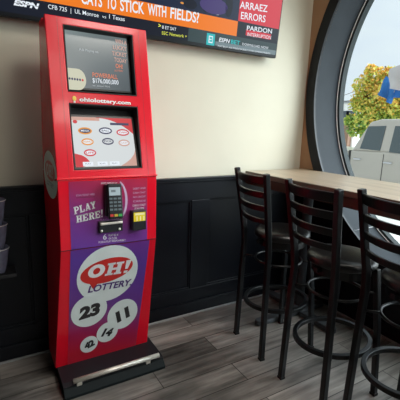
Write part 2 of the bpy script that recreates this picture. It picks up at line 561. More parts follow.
def sheet(b, X, holes, y0, y1, z0, z1, flip):
    bm = bmesh.new()
    edges = []
    HS = 1.55
    ys = [y0]
    for cy, cz in sorted(holes):
        ys += [cy - HS, cy + HS]
    ys.append(y1)
    def quad(ya, yb, za, zb):
        if yb - ya < 1e-4 or zb - za < 1e-4:
            return
        vs = [bm.verts.new((X, *p)) for p in ((ya, za), (yb, za), (yb, zb), (ya, zb))]
        bm.faces.new(vs)
    for i in range(0, len(ys), 2):
        quad(ys[i], ys[i + 1], z0, z1)
    for cy, cz in holes:
        n = 96
        for i in range(n):
            vs = []
            for k, big in ((i, 0), (i + 1, 0), (i + 1, 1), (i, 1)):
                t = 2 * PI * k / n + PI / 4
                c, s_ = math.cos(t), math.sin(t)
                if big:
                    q = 1 / max(abs(c), abs(s_))
                    yy = cy + HS * c * q; zz = cz + HS * s_ * q
                    zz = min(max(zz, z0), z1)
                else:
                    yy = cy + RO * c; zz = cz + RO * s_
                vs.append(bm.verts.new((X, yy, zz)))
            bm.faces.new(vs)
        quad(cy - HS, cy + HS, z0, max(z0, cz - HS)); quad(cy - HS, cy + HS, cz + HS, z1)
    r = bmesh.ops.bisect_plane(bm, geom=bm.verts[:] + bm.edges[:] + bm.faces[:], plane_co=(0, 0, CAP), plane_no=(0, 0, 1))
    bm.verts.index_update()
    V = [v.co.copy() for v in bm.verts]
    lo = [[v.index for v in f.verts] for f in bm.faces if f.calc_center_median().z < CAP]
    hi = [[v.index for v in f.verts] for f in bm.faces if f.calc_center_median().z >= CAP]
    if flip:
        b.add(V, lo + hi, 'brick_brown')
    else:
        b.add(V, lo, 'black_paint'); b.add(V, hi, 'wall_tan')
    bm.free()


b = MB()
# end strip next to the corner is narrower than the square round the first window, so the square is clipped at the back wall
WY1 = .87 + 1.55
sheet(b, XW, WIN, YR, WY1, 0, ZC, False)
sheet(b, XW + TH, WIN, YR, WY1, -.2, ZC, True)
struct(b.build('wall_window'), 'tan wall with a large round window')
b = MB(); b.box(XW - .014, XW, YR, D - .056, 0, .10, 'black_paint'); b.box(XW - .026, XW - .014, YR, D - .056, 0, .012, 'lit_edge_grey')
struct(b.build('baseboard_window', bevel=.003))

for k, (cy, cz) in enumerate(WIN):
    w = bpy.data.objects.new('window_%d' % (k + 1), None); COL.objects.link(w); w.location = (XW, cy, cz); struct(w)
    b = MB(); b.lathe([(RO, -.02), (1.455, -.02), (1.455, 0.0), (RO, 0.0), (RO, -.02)], 'black_paint', (XW, cy, cz), n=128, axis='x', cap=False, smooth=False)
    b.build('trim_ring', w)
    b = MB(); b.lathe([(RO, 0), (RO, TH - .04)], 'reveal_paint', (XW, cy, cz), n=128, axis='x', cap=False)
    for t in (1.02, 2.4, 4.0, 5.4):     # joints in the lining boards
        p = [Vector((XW + x, cy + (RO - .001) * math.cos(t), cz + (RO - .001) * math.sin(t))) for x in (.0, .1, .2, .26)]
        b.tube(p, .0015, 'bead_silver', n=6)
    b.build('reveal', w)
    b = MB(); b.lathe([(RO, TH - .05), (1.336, TH - .045), (1.336, TH + .01), (RO, TH + .01), (RO, TH - .05)], 'frame_metal', (XW, cy, cz), n=128, axis='x', cap=False, smooth=False)
    b.build('frame', w)
    b = MB(); b.tube([(XW + TH - .050, cy + 1.358 * math.cos(2 * PI * i / 128), cz + 1.358 * math.sin(2 * PI * i / 128)) for i in range(128)], .004, 'bead_silver', closed=True, n=6)
    b.build('bead', w)
    b = MB(); b.ellipse(Plane((XW + TH - .02, cy, cz), (0, -1, 0), (0, 0, 1)), 0, 0, 1.33, 1.33, 'window_glass', n=128)
    b.build('glass', w)

# ------------------------------------------------------------------ counter-height table along the window
tb = thing('bar_table', 'long high wooden table running along the round window, planked top with red-brown edge', 'table', (2.08, .6, 0))
TX0, TX1, TZ = 1.778, 2.385, 1.11
TY0, TY1 = -1.6, D - .048
b = MB(); b.box(TX0, TX1, TY0, TY1, TZ - .035, TZ, 'table_planks'); b.build('tabletop', tb, bevel=.004)
b = MB()
b.box(TX0 + .006, TX0 + .03, TY0 + .01, TY1, TZ - .10, TZ - .035, 'table_edge')
b.box(TX1 - .03, TX1 - .006, TY0 + .01, TY1, TZ - .10, TZ - .035, 'table_edge')
b.box(TX0 + .03, TX1 - .03, TY0 + .01, TY0 + .035, TZ - .10, TZ - .035, 'table_edge')
b.build('apron', tb, bevel=.003)
for cy in (1.93, .05):
    b = MB()
    b.lathe([(.036, .05), (.036, 1.0), (.11, 1.008), (.11, TZ - .035)], 'iron', (2.10, cy, 0), n=28)
    b.build('pedestal', tb)
    b = MB()
    for (dx, dy, L) in ((-1, 0, .40), (1, 0, .24), (0, 1, .33), (0, -1, .33)):
        p0 = Vector((2.10, cy, 0)); d = Vector((dx, dy, 0)); s_ = Vector((-dy, dx, 0))
        pts = []
        W = .032
        pts = [p0 + s_ * W * 1.2, p0 - s_ * W * 1.2]
        for q in range(9):
            t = -PI / 2 + PI * q / 8
            pts.append(p0 + d * (L + W * math.cos(t)) + s_ * (W * math.sin(t)))
        b.prism([p + Vector((0, 0, .008)) for p in pts], (0, 0, .036), 'iron')
    b.lathe([(.075, .044), (.06, .07), (.036, .08)], 'iron', (2.10, cy, 0), n=24)
    b.build('base', tb, bevel=.006)

# ------------------------------------------------------------------ bar stools
SEAT_Z = .785


def make_stool(label):
    t = thing('bar_stool', label, 'bar stool', (0, 0, 0), 'black ladder-back bar stools along the window table')
    # seat (local +x faces the window)
    b = MB(); b.lathe([(.02, .748), (.150, .748), (.172, .755), (.181, .770), (.178, .788), (.164, .801), (.13, .808), (.06, .811), (.005, .811)], 'black_vinyl', (.025, 0, 0), n=44)
    b.build('seat', t)
    b = MB(); b.lathe([(.140, .705), (.153, .705), (.153, .748), (.140, .748), (.140, .705)], 'black_metal', (.025, 0, 0), n=44, cap=False, smooth=False)
    b.box(-.160, .17, -.012, .012, .722, .746, 'black_metal'); b.box(.013, .037, -.145, .145, .722, .746, 'black_metal')
    b.build('seat_frame', t)
    for s in (-1, 1):
        # rear leg runs on up as the back post, bent at the seat
        b = MB()
        b.tube([(-.182, s * .161, .012), (-.176, s * .152, .40), (-.171, s * .142, .70), (-.178, s * .143, .80), (-.240, s * .168, 1.190)], 1, 'black_metal', rect=(.0155, .0155))
        b.build('back_leg', t, bevel=.004)
        b = MB(); b.box(-.198, -.166, s * .161 - .016, s * .161 + .016, 0, .014, 'rubber'); b.build('foot_cap', t)
        b = MB()
        b.tube([(.205, s * .168, .012), (.185, s * .150, .40), (.160, s * .118, .735)], 1, 'black_metal', rect=(.0145, .0145))
        b.build('front_leg', t, bevel=.004)
        b = MB(); b.box(.189, .221, s * .168 - .016, s * .168 + .016, 0, .014, 'rubber'); b.build('foot_cap', t)
    for (z0, z1) in ((1.122, 1.172), (1.040, 1.080), (.958, .996), (.880, .914)):
        b = MB(); n = 14; vs = []; fs = []
        for i in range(n + 1):
            q = -1 + 2 * i / n
            bow = .034 * (1 - q * q)
            for z in (z0, z1):
                xr = -.178 - (z - .80) * .160; y = q * (.132 + (z - .80) * .065)
                for dx in (-.009, .009):
                    vs.append((xr - bow + dx, y, z))
        for i in range(n):
            o = i * 4
            fs += [(o, o + 4, o + 6, o + 2), (o + 1, o + 3, o + 7, o + 5), (o + 2, o + 6, o + 7, o + 3), (o, o + 1, o + 5, o + 4)]
        fs += [(0, 2, 3, 1), (n * 4, n * 4 + 1, n * 4 + 3, n * 4 + 2)]
        b.add(vs, fs, 'black_metal'); b.build('back_slat', t, bevel=.006, seg=3)
    b = MB()
    b.tube([(.015 + .210 * math.cos(2 * PI * i / 48), .186 * math.sin(2 * PI * i / 48), .315) for i in range(48)], 1, 'black_metal', closed=True, rect=(.0125, .0125))
    b.build('foot_ring', t, bevel=.003)
    b = MB()
    b.tube([(.01 + .150 * math.cos(2 * PI * i / 40), .150 * math.sin(2 * PI * i / 40), .60) for i in range(40)], .008, 'black_metal', closed=True, n=8)
    for s in (-1, 1):
        for (x, y) in ((-.166, s * .137), (.168, s * .130)):
            e = Vector((x - .01, y, 0)); e.normalize()
            b.tube([(.01 + e.x * .148, e.y * .148, .60), (x, y, .60)], .007, 'black_metal', n=8)
    b.build('upper_ring', t)
    return t


def copy_thing(t, loc, rz, label):
    c = t.copy(); COL.objects.link(c); c.location = loc; c.rotation_euler = (0, 0, rz); c['label'] = label
    for ch in t.children:
        d = ch.copy(); COL.objects.link(d); d.parent = c
    return c


st = make_stool('black ladder-back bar stool nearest the cream back wall, at the far end of the table')
copy_thing(st, (1.605, 1.231, 0), -.056, 'black ladder-back bar stool in the middle, between the two other stools')
copy_thing(st, (1.679, .838, 0), -.176, 'black ladder-back bar stool cut off by the photo edge, farthest from the back wall')
st.location = (1.641, 1.734, 0); st.rotation_euler = (0, 0, -.116)

# ------------------------------------------------------------------ wall television
TVY = 2.27
tv = thing('television', 'huge flat television on the cream wall above the red kiosk, showing a sports debate show', 'television', (1.02, TVY, 1.963))
TX0_, TX1_, TZ0, TZ1 = .07, 1.983, 0, 1.075
TP = Plane((0, TVY, 1.963), (1, 0, 0), (0, -.10, 1))      # hung tilting a little downward
b = MB(); b.pbox(TP, TX0_, TX1_, TZ0, TZ1, -.045, 0, 'tv_black'); b.build('casing', tv, bevel=.004)
b = MB(); b.prism([(.6, TVY - .02 + .05, 2.2), (.6, D, 2.2), (.6, D, 2.75), (.6, TVY - .075 + .05, 2.75)], (.85, 0, 0), 'kiosk_black'); b.build('wall_mount', tv)
b = MB()
X0, X1, Z0, Z1 = TX0_ + .01, TX1_ - .01, TZ0 + .022, TZ1 - .01
b.poly(TP, rc(X0, X1, Z0, Z1), 'tv_ticker', .0006)
# picture area above the banners
zb = TP.px(160, 22.3)[1]     # banner bottom
zt = zb + .095               # banner top
xb = TP.px(237, 30)[0]       # banner right end, red panel starts
b.poly(TP, rc(X0, xb, zt, Z1), 'tv_blue', .001)
b.build('screen', tv)
scr = bpy.data.objects['screen']
b = MB(); b.poly(TP, rc(X0, xb, zb, zt), 'tv_orange', .0015)
for t_, pa, pb in (('CATS', (81, 3.2), (102, 7.2)), ('TO', (106, 7.9), (116, 9.8)), ('STICK', (120, 10.6), (144, 14.0)), ('WITH', (147.5, 14.6), (166, 17.2)), ('FIELDS?', (170, 17.9), (198.5, 23.0))):
    b.text(TP, t_, pa, pb, 8.6, 'tv_white', .003, bold=.02, cap=.060)
b.build('headline_banner', tv)
b = MB()
zr = TP.px(258, 25)[1]
b.poly(TP, rc(xb, X1, zr, Z1), 'tv_red', .0015)
b.text(TP, 'ARRAEZ', (239.5, 8.2), (267, 12.2), 7, 'tv_white', .003, bold=.01)
b.text(TP, 'ERRORS', (240.5, 18.8), (265, 22.4), 7, 'tv_white', .003, bold=.01)
z3 = TP.px(258, 31.8)[1]; z4 = TP.px(258, 37.5)[1]
b.poly(TP, rc(xb, X1, z4 - .02, zr), 'tv_ticker', .0017)
xl, xr = TP.px(246, 30)[0], TP.px(271, 34)[0]
b.poly(TP, rc(xl, xr, z4, z3), 'tv_red', .002)
b.text(TP, 'PARDON', (246.5, 30.2), (271.5, 33.6), 4.6, 'tv_white', .003, bold=.014)
b.text(TP, 'INTERRUPTION', (247, 36.0), (270.5, 39.4), 3.6, 'tv_white', .003)
b.build('topic_panel', tv)
b = MB()
# lower ticker: left part
b.text(TP, 'ESPN', (13.5, 4.8), (39.5, 9.2), 5.2, 'tv_white', .003, bold=.05, shear=.25)
b.quadpx(TP, [(13.5, 2.2), (39.5, 6.7), (39.5, 7.1), (13.5, 2.6)], 'tv_ticker', .0034)
b.build('channel_logo', tv); b = MB()
b.text(TP, 'CFB 725  |  UL Monroe', (48, 8.6), (98.5, 17.4), 4.2, 'tv_white', .003, bold=.006)
b.build('score_ticker', tv); b = MB()
b.text(TP, 'vs', (102, 17.7), (106, 18.5), 3, 'tv_white', .003)
b.text(TP, '1 Texas', (109, 18.5), (124.5, 21.3), 4.2, 'tv_white', .003, bold=.006)
b.build('score_ticker', tv); b = MB()
b.text(TP, '>', (158, 27.5), (160.6, 28.1), 4.4, 'tv_yellow', .003, bold=.02)
b.text(TP, '8 ET SAT', (161.8, 28.6), (176, 31), 3.2, 'tv_white', .003, bold=.006)
b.text(TP, 'SEC Network +', (161.5, 34.4), (186.5, 38), 3.2, 'tv_yellow', .003, bold=.004)
b.build('next_game_note', tv)
b = MB()
x0 = TP.px(188, 36)[0]
b.poly(TP, rc(x0, X1, Z0, zb), 'tv_slate', .0012)
b.poly(TP, rc(TP.px(215.5, 40)[0], X1, Z0, zb - .05), 'tv_strip', .0014)
b.poly(TP, rc(TP.px(215.5, 40)[0], xb + .08, zb - .055, zb), 'tv_slate', .0016)
sx0, sx1 = TP.px(206.5, 38)[0], TP.px(214.8, 38)[0]; sz1, sz0 = TP.px(210, 33.5)[1], TP.px(210, 45.2)[1]
b.poly(TP, rc(sx0, sx1, sz0, sz1), 'tv_teal', .002)
mz = (sz0 + sz1) / 2; mx = (sx0 + sx1) / 2
b.poly(TP, rc(mx - .016, mx + .016, mz - .022, mz + .022), 'tv_white', .0023)
b.poly(TP, rc(mx - .010, mx + .012, mz - .015, mz + .015), 'tv_teal', .0026)
b.poly(TP, rc(mx - .012, mx + .006, mz - .003, mz + .003), 'tv_white', .0029)
b.text(TP, 'ESPN', (218.5, 41.4), (229.5, 43.3), 4, 'tv_white', .003, bold=.02, shear=.2)
b.text(TP, 'BET', (230.5, 43.5), (239.5, 45.0), 4, 'tv_teal', .003, bold=.02)
b.text(TP, 'DOWNLOAD NOW', (242, 45.2), (268, 49.2), 2.4, 'tv_white', .003)
b.text(TP, 'MUST BE 21+ AND PRESENT IN SELECT STATES. GAMBLING PROBLEM?', (217.5, 46.6), (270, 54.3), 1.6, 'tv_white', .003)
b.build('sponsor_strip', tv)
b = MB()      # the picture in the show: dark figures over blue and purple
for (ax, ay, rx, rz_, mm_) in ((214, 6, .11, .05, 'tv_purple'), (222, 9, .04, .06, 'tv_blue'), (229, 6, .03, .07, 'tv_ticker'), (206, 4, .03, .05, 'tv_ticker'), (217, 13, .03, .012, 'tv_dimwhite'), (182, 3, .012, .006, 'tv_logo_orange'), (190, 4, .05, .03, 'tv_ticker')):
    a, z = TP.px(ax, ay)
    b.ellipse(TP, a, max(z, zt + rz_ + .002), rx, rz_, mm_, .0013 + .0002 * (hash(ax) % 5), n=18)
b.build('studio_picture', tv)

# ------------------------------------------------------------------ lottery kiosk
KX = .549
kiosk = thing('lottery_kiosk', 'tall red self-service lottery kiosk with two screens and purple front, against the wall', 'kiosk', (KX, 2.0, 0))
A_, B_, C_, D_ = (1.95, 1.93), (1.80, 1.18), (1.80, .83), (2.02, .06)
YB = 2.25


def fplane(P0, P1):
    """front plane whose origin is the upper edge's middle; b runs upward so the face has b < 0"""
    up = Vector((0, P0[0] - P1[0], P0[1] - P1[1]))
    return Plane((KX, P0[0], P0[1]), (1, 0, 0), up)


F1, F2, F3 = fplane(A_, B_), fplane(B_, C_), fplane(C_, D_)
L1 = math.hypot(.15, .75); L2 = .35; L3 = math.hypot(.22, .77)
HW = .25
HB = .281
HXC = .01     # foot of the cabinet sits a touch to the right


def kx(z):     # half width and centre at height z
    if z >= .83:
        return HW, KX
    t = (.83 - z) / .77
    return HW + (HB - HW) * t, KX + HXC * t


# cabinet shell behind the front panels
b = MB()
TKs = .012
PD = .085     # depth of the upper front frame
prof_up = [(1.95 + PD, 1.93 - .0), (1.80 + PD, 1.18), (YB, 1.18), (YB - .12, 1.93)]
b.prism([(KX - HW, y, z) for y, z in prof_up], (2 * HW, 0, 0), 'kiosk_red')
b.build('cabinet_top', kiosk, bevel=.003)
# side cheeks of the upper part (show the red flank down to the sloping edge)
b = MB()
vs = []; zz = [(1.80, 1.176), (1.80, .83), (2.02, .06), (YB, .06), (YB, .83), (YB, 1.176)]
n = len(zz)
for s in (-1, 1):
    for y, z in zz:
        hw, c = kx(z); vs.append((c + s * hw, y, z))
b.add(vs, [[0, 1, 4, 5], [1, 2, 3, 4], [n + 5, n + 4, n + 1, n], [n + 4, n + 3, n + 2, n + 1], [0, n, n + 1, 1], [1, n + 1, n + 2, 2],
           [2, n + 2, n + 3, 3], [3, n + 3, n + 4, 4], [4, n + 4, n + 5, 5], [5, n + 5, n, 0]], 'kiosk_red')
cabl = b.build('cabinet_lower', kiosk, bevel=.003)

# upper front: a thick frame with two screen wells
b = MB()
us = [-HW, -.170, .172, HW]
vv = [0, -.037, -.350, -.405, -.722, -L1]
for i in range(3):
    for j in range(5):
        if i == 1 and j in (1, 3):
            continue
        b.pbox(F1, us[i], us[i + 1], vv[j + 1], vv[j], -PD, 0, 'kiosk_red')
fu = b.build('screen_surround', kiosk)
# merge the cells so that the frame reads as one moulding
bm = bmesh.new(); bm.from_mesh(fu.data); bmesh.ops.remove_doubles(bm, verts=bm.verts[:], dist=1e-4)
seen = {}
for f in bm.faces:
    seen.setdefault(tuple(sorted(v.index for v in f.verts)), []).append(f)
bmesh.ops.delete(bm, geom=[f for L in seen.values() if len(L) > 1 for f in L], context='FACES')
bmesh.ops.recalc_face_normals(bm, faces=bm.faces[:])
bm.to_mesh(fu.data); bm.free()
bv = fu.modifiers.new('bevel', 'BEVEL'); bv.width = .004; bv.segments = 2; bv.limit_method = 'ANGLE'
# corner pillars seam lines
for u in (-.196, .205):
    b = MB(); b.pbox(F1, u - .0004, u + .0004, -L1 + .004, -.004, -.001, .0005, 'ink_black'); b.build('panel_seam', kiosk)
b = MB(); b.pbox(F1, -HW - .004, HW + .004, -L1 - .003, -L1 + .006, -.06, .006, 'kiosk_red'); b.build('ledge', kiosk, bevel=.002)


def well(P, u0, u1, v0, v1, d):
    t = .004
    b = MB()
    for q in ((u0, u0 + t, v0, v1), (u1 - t, u1, v0, v1), (u0, u1, v0, v0 + t), (u0, u1, v1 - t, v1)):
        b.pbox(P, *q, -d, .0015, 'lining')
    b.pbox(P, u0, u1, v0, v1, -d - .003, -d, 'lining')
    return b.build('bezel', kiosk)


well(F1, -.170, .172, -.350, -.037, .078)
well(F1, -.170, .172, -.722, -.405, .082)
# upper display, set back in its well
ramp_mat('upper_display', [(0, (.045, .060, .070)), (.35, (.10, .125, .14)), (.65, (.15, .185, .19)), (1, (.34, .42, .42))], 'z', -.28, .30, .2, emit=1.0, vec=(-.35, 0, .8))  # greyish gradient paints the screen's reflection into its emitted colour
P1 = F1.off(-.045)
b = MB(); q = [P1.px(65.5, 29.8), P1.px(127.8, 37), P1.px(128.5, 91), P1.px(68, 87.5)]
u0, u1 = (q[0][0] + q[3][0]) / 2, (q[1][0] + q[2][0]) / 2; w0, w1 = (q[2][1] + q[3][1]) / 2, (q[0][1] + q[1][1]) / 2
b.pbox(P1, u0 - .008, u1 + .010, w0 - .008, w1 + .008, -.02, 0, 'bezel')
sc1 = b.build('display', kiosk)
b = MB(); b.poly(P1, rc(u0, u1, w0, w1), 'lcd', .001)
b.v = b.v; o = b.build('display_picture', sc1); o.data.materials.clear(); o.data.materials.append(MATS['upper_display'])
# centre object coordinates of the gradient on the screen
cw = P1.pt((u0 + u1) / 2, (w0 + w1) / 2, 0) - WORLD_LOC(sc1)
for v in o.data.vertices:
    v.co -= cw
o.location = cw
b = MB()
b.text(P1, 'Ads Playing on', (79, 50.5), (98, 53.2), 2.2, 'tv_dimwhite', .003)
for k, (t, x0) in enumerate((('WIN A', 115), ('LUCKY', 113), ('TICKET', 112), ('TODAY', 114))):
    b.text(P1, t, (x0, 43 + k * 6.2), (126.5, 45 + k * 6.2), 4.0, 'tv_salmon', .003, bold=.012)
b.build('display_lettering', sc1); b = MB()
b.text(P1, 'OH!', (115.5, 68), (122.5, 69), 4.2, 'tv_coral', .003, bold=.02)
b.text(P1, 'LOTTERY', (114.5, 71.5), (123, 72.3), 1.8, 'tv_coral', .003)
b.text(P1, 'POWERBALL', (92.5, 77), (117.5, 79.4), 4.4, 'tv_coral', .003, bold=.012)
b.text(P1, '$176,000,000', (92.5, 82.6), (118.5, 84.8), 4.4, 'tv_white', .003, bold=.008)
b.text(P1, 'est. jackpot Wed.', (92.5, 86.2), (110, 87.6), 1.6, 'tv_dimwhite', .003)
b.build('display_lettering', sc1)
b = MB()
ca, cb = P1.px(72, 79); ra = P1.px(86, 80)[0] - ca
cc = [(u0, cb - .052)]
for i in range(13):
    t = -PI / 2 + PI * i / 12
    cc.append((ca + .028 + (ra - .028) * math.cos(t), cb + .052 * math.sin(t)))
cc.append((u0, cb + .052))
b.poly(P1, cc, 'tv_cream', .002)
for i in range(6):
    a, z = P1.px(69.5 + i * 2.6, 78.6 + i * .35)
    b.ellipse(P1, a, z, .0048, .0060, 'tv_logo_red' if i == 5 else 'tv_logo_dark', .003, n=12)
b.build('winning_numbers', sc1)

# banner between the screens
b = MB()
b.slab
b.text(F1, 'ohiolottery.com', (79.3, 101.2), (130.5, 104.8), 4.6, 'ink_white', .0035, bold=.03, cap=.018)
b.build('web_address', kiosk)
b = MB(); a, z = F1.px(74.3, 98.6)
b.ellipse(F1, a, z, .009, .012, 'ink_yellow', .003); b.pbox(F1, a - .004, a + .004, z - .020, z - .010, 0, .003, 'ink_white')
b.build('bulb_emblem', kiosk)

# lower touch screen: reclined in its well
tp0 = F1.pt(0, -.715, -.016); tp1 = F1.pt(0, -.415, -.060)
P2 = Plane(tp0, (1, 0, 0), tp1 - tp0)
b = MB(); q = [P2.px(70.5, 116), P2.px(131.3, 119.5), P2.px(137, 165.6), P2.px(75.3, 167.3)]
u0, u1 = (q[0][0] + q[3][0]) / 2, (q[1][0] + q[2][0]) / 2; w0, w1 = max(.006, (q[2][1] + q[3][1]) / 2), (q[0][1] + q[1][1]) / 2
u0 = max(u0, -.158)
b.pbox(P2, -.164, .166, -.002, w1 + .012, -.012, 0, 'bezel')
sc2 = b.build('touch_screen', kiosk)
b = MB(); b.poly(P2, rc(u0, u1, w0, w1), 'tv_sky_white', .001)
b.build('menu_picture', sc2)
W = u1 - u0; H = w1 - w0


def L(a, c):
    return (u0 + a * W, w0 + c * H)


b = MB()
b.poly(P2, [L(0, .93), L(.45, .93), L(.45, 1), L(0, 1)], 'tv_salmon', .0013)
top = [L(.40, 1)] + [L(.40 + .6 * i / 8, .99 - .32 * (i / 8) ** 2.2) for i in range(9)] + [L(1, 1)]
b.poly(P2, top, 'tv_logo_red', .0015)
b.poly(P2, [L(.62, .85), L(.94, .85), L(.94, .90), L(.62, .90)], 'tv_logo_dark', .0022)
b.build('menu_header', sc2); b = MB()
b.poly(P2, [L(0, 0), L(.10, 0)] + [L(.24 * math.cos(t), .26 * math.sin(t)) for t in (.2, .5, .8, 1.1, 1.4)] + [L(0, .27)], 'tv_logo_red', .0015)
b.build('menu_corner', sc2); b = MB()
b.poly(P2, [L(.72, 0), L(1, 0), L(1, .34), L(.97, .24), L(.90, .14), L(.82, .07)], 'tv_salmon', .0015)
b.build('menu_corner', sc2); b = MB()
b.text(P2, 'CASH GAMES', L(.20, .945), L(.38, .945), 1, 'tv_coral', .0025, inpx=False, cap=.008)
b.build('menu_title', sc2)
for k, (a, c, m1, m2, t) in enumerate(((.20, .72, 'tv_logo_orange', 'tv_logo_dark', 'MEGA'), (.53, .73, 'tv_logo_dark', 'tv_white', 'BALL'), (.82, .70, 'tv_logo_red', 'tv_white', 'CASH'),
                                     (.22, .50, 'tv_logo_orange', 'tv_white', 'KENO'), (.55, .51, 'tv_logo_dark', 'tv_sky_white', 'PICK'), (.82, .48, 'tv_salmon', 'tv_white', 'LUCKY'),
                                     (.24, .28, 'tv_logo_red', 'tv_white', 'LIFE'))):
    b = MB(); ca, cb = L(a, c)
    b.ellipse(P2, ca, cb, .034 if k < 3 else .030, .018, m1, .0018, n=24)
    b.ellipse(P2, ca, cb, .027 if k < 3 else .024, .011, m2, .0021, n=20)
    b.text(P2, t, (ca - .020, cb - .004), (ca + .020, cb - .004), 1, m1 if m2 in ('tv_white', 'tv_sky_white') else 'tv_white', .0027, inpx=False, cap=.009, bold=.02)
    b.build('game_button', sc2)
for a in (.19, .42, .62):
    b = MB(); x, y = L(a, .06)
    b.poly(P2, rc(x - .025, x + .025, y - .010, y + .010), 'tv_white', .0018)
    b.text(P2, 'PLAY', (x - .014, y - .003), (x + .014, y - .003), 1, 'tv_logo_dark', .0024, inpx=False, cap=.006); b.build('menu_key', sc2)
b = MB()
a, z = L(.06, .90)
b.ellipse(P2, a, z, .011, .009, 'tv_logo_red', .002, n=16)
b.build('menu_emblem', sc2)

# purple graphic on the two lower faces (a printed vinyl, its colours run from crimson through purple back to crimson)
PUR = [(0, (.50, .010, .03)), (.12, (.36, .012, .075)), (.30, (.13, .03, .24)), (.55, (.10, .035, .30)), (.72, (.17, .03, .24)), (.88, (.34, .015, .08)), (1, (.46, .010, .04))]
ramp_mat('graphic_vinyl', PUR, 'z', .10, 1.24, .3, vec=(.25, 0, 1))
b = MB()
b.pbox(F2, -.201, .197, -.348, -.012, 0, .0015, 'graphic_vinyl'); g1 = b.build('upper_graphic', kiosk)
b = MB()
b.pbox(F3, -.204, .212, -L3 + .004, -.004, 0, .0015, 'graphic_vinyl'); g2 = b.build('lower_graphic', kiosk)
b = MB(); b.pbox(F3, -HW, HW, -.0015, .0015, -.001, .0018, 'ink_black'); b.build('door_gap', kiosk)
G2, G3 = F2.off(.0015), F3.off(.0015)


def at3(x, y):
    return G3.px(x, y)


# OH! oval
b = MB()
ca, cb = at3(107, 274.5); ca = (at3(77, 273)[0] + at3(137.6, 268)[0]) / 2
ra = (at3(137.6, 268)[0] - at3(77, 273)[0]) / 2
b.ellipse(G3, ca, cb, ra, .185, 'ball_white', .001, th=.0008, rot=.0)
a, c = at3(107.3, 270.4)
b.ellipse(G3, a, c, .142, .078, 'oval_red', .0016, rot=math.radians(8))
t0 = at3(88, 281); t1 = at3(93, 289); t2 = at3(98, 283)
b.poly(G3, [t0, t1, t2], 'oval_red', .0015)
p0, p1 = at3(86, 278.5), at3(130.5, 271.8)
b.slab(G3, 'OH!', p0, p1, .080, 'ink_white', .0024, shear=.12)
b.text(G3, 'LOTTERY.', (87.5, 292.6), (131, 284.8), 7.4, 'ink_purple', .002, shear=.2, bold=.03, cap=.043)
b.build('logo_oval', g2)
for (cx, cy, rx, ry, t, rot, dx, hh, cc) in ((89.3, 310.8, 17.8, 15.5, '23', 6, 22, 10.5, .002), (122.6, 314.2, 14.6, 14.2, '11', 22, 15, 9.5, .0012), (107.3, 331.8, 10.4, 9.6, '14', -14, 10.5, 6.5, .0028), (89, 344.2, 8.7, 7.8, '42', 20, 10, 5.5, .002)):
    b = MB(); a, c = at3(cx, cy)
    wa = (at3(cx + rx, cy)[0] - at3(cx - rx, cy)[0]) / 2; hb = (at3(cx, cy - ry)[1] - at3(cx, cy + ry)[1]) / 2
    b.ellipse(G3, a, c, wa, hb, 'ball_white', cc, th=.0008)
    hc = at3(cx, cy - hh / 2)[1] - at3(cx, cy + hh / 2)[1]
    wd = (at3(cx + dx / 2, cy)[0] - at3(cx - dx / 2, cy)[0]) / 2
    r_ = math.radians(rot)
    ex, ey = (math.cos(r_), math.sin(r_)), (-math.sin(r_), math.cos(r_))
    b.text(G3, t, (a - ex[0] * wd - ey[0] * hc / 2, c - ex[1] * wd - ey[1] * hc / 2), (a + ex[0] * wd - ey[0] * hc / 2, c + ex[1] * wd - ey[1] * hc / 2), 1, 'ink_black', cc + .0008, inpx=False, cap=hc, bold=.065, shear=.15)
    b.build('number_ball', g2)
# slogan and small print on the upper graphic
b = MB()
p0, p1 = G2.px(74.5, 214.6), G2.px(96.5, 208.0)
b.slab(G2, 'PLAY', p0, p1, .037, 'ink_white', .001, shear=.15)
p0, p1 = G2.px(76.5, 223.2), G2.px(104, 216.6)
b.slab(G2, 'HERE!', p0, p1, .037, 'ink_white', .001, shear=.15)
b.build('slogan', g1)
b = MB()
b.text(G2, 'SCAN TICKET HERE', (76, 196.4), (94.5, 195.0), 1.8, 'ink_pale', .001)
b.text(G2, '______________', (76, 197.6), (95, 196.4), 2.0, 'ink_black', .001, bold=.03)
b.text(G2, 'INSERT CARD OR TAP', (101, 184.0), (117, 183.6), 1.6, 'ink_white', .001)
b.build('small_print', g1); b = MB()
for k, t in enumerate(('DEBIT AND', 'CASH ONLY', 'NO CREDIT', 'CARDS')):
    b.text(G2, t, (133, 189.6 + k * 4.2), (145.5, 188.8 + k * 4.2), 1.8, 'ink_pale', .001)
b.build('small_print', g1); b = MB()
b.text(G2, 'CHECK TICKET', (132.5, 206.6), (145.5, 205.6), 1.9, 'ink_white', .001)
b.text(G2, 'SCAN HERE', (134.5, 209.6), (144, 208.8), 1.9, 'ink_white', .001)
b.build('small_print', g1); b = MB()
b.text(G2, 'TAKE TICKET', (100, 220.8), (122, 218.9), 1.5, 'ink_pale', .001)
b.build('small_print', g1); b = MB()
b.text(G2, '6', (103, 239.6), (106.5, 239.3), 5.5, 'ink_white', .001)
b.text(G2, 'MUST BE 18', (108.5, 236.4), (118, 235.6), 2, 'ink_white', .001)
b.text(G2, 'OR OLDER', (108.5, 239.6), (117, 238.9), 2, 'ink_white', .001)
b.text(G2, 'PLEASE PLAY RESPONSIBLY', (98.5, 243.2), (125.5, 240.8), 1.9, 'ink_white', .001)
b.build('small_print', g1)

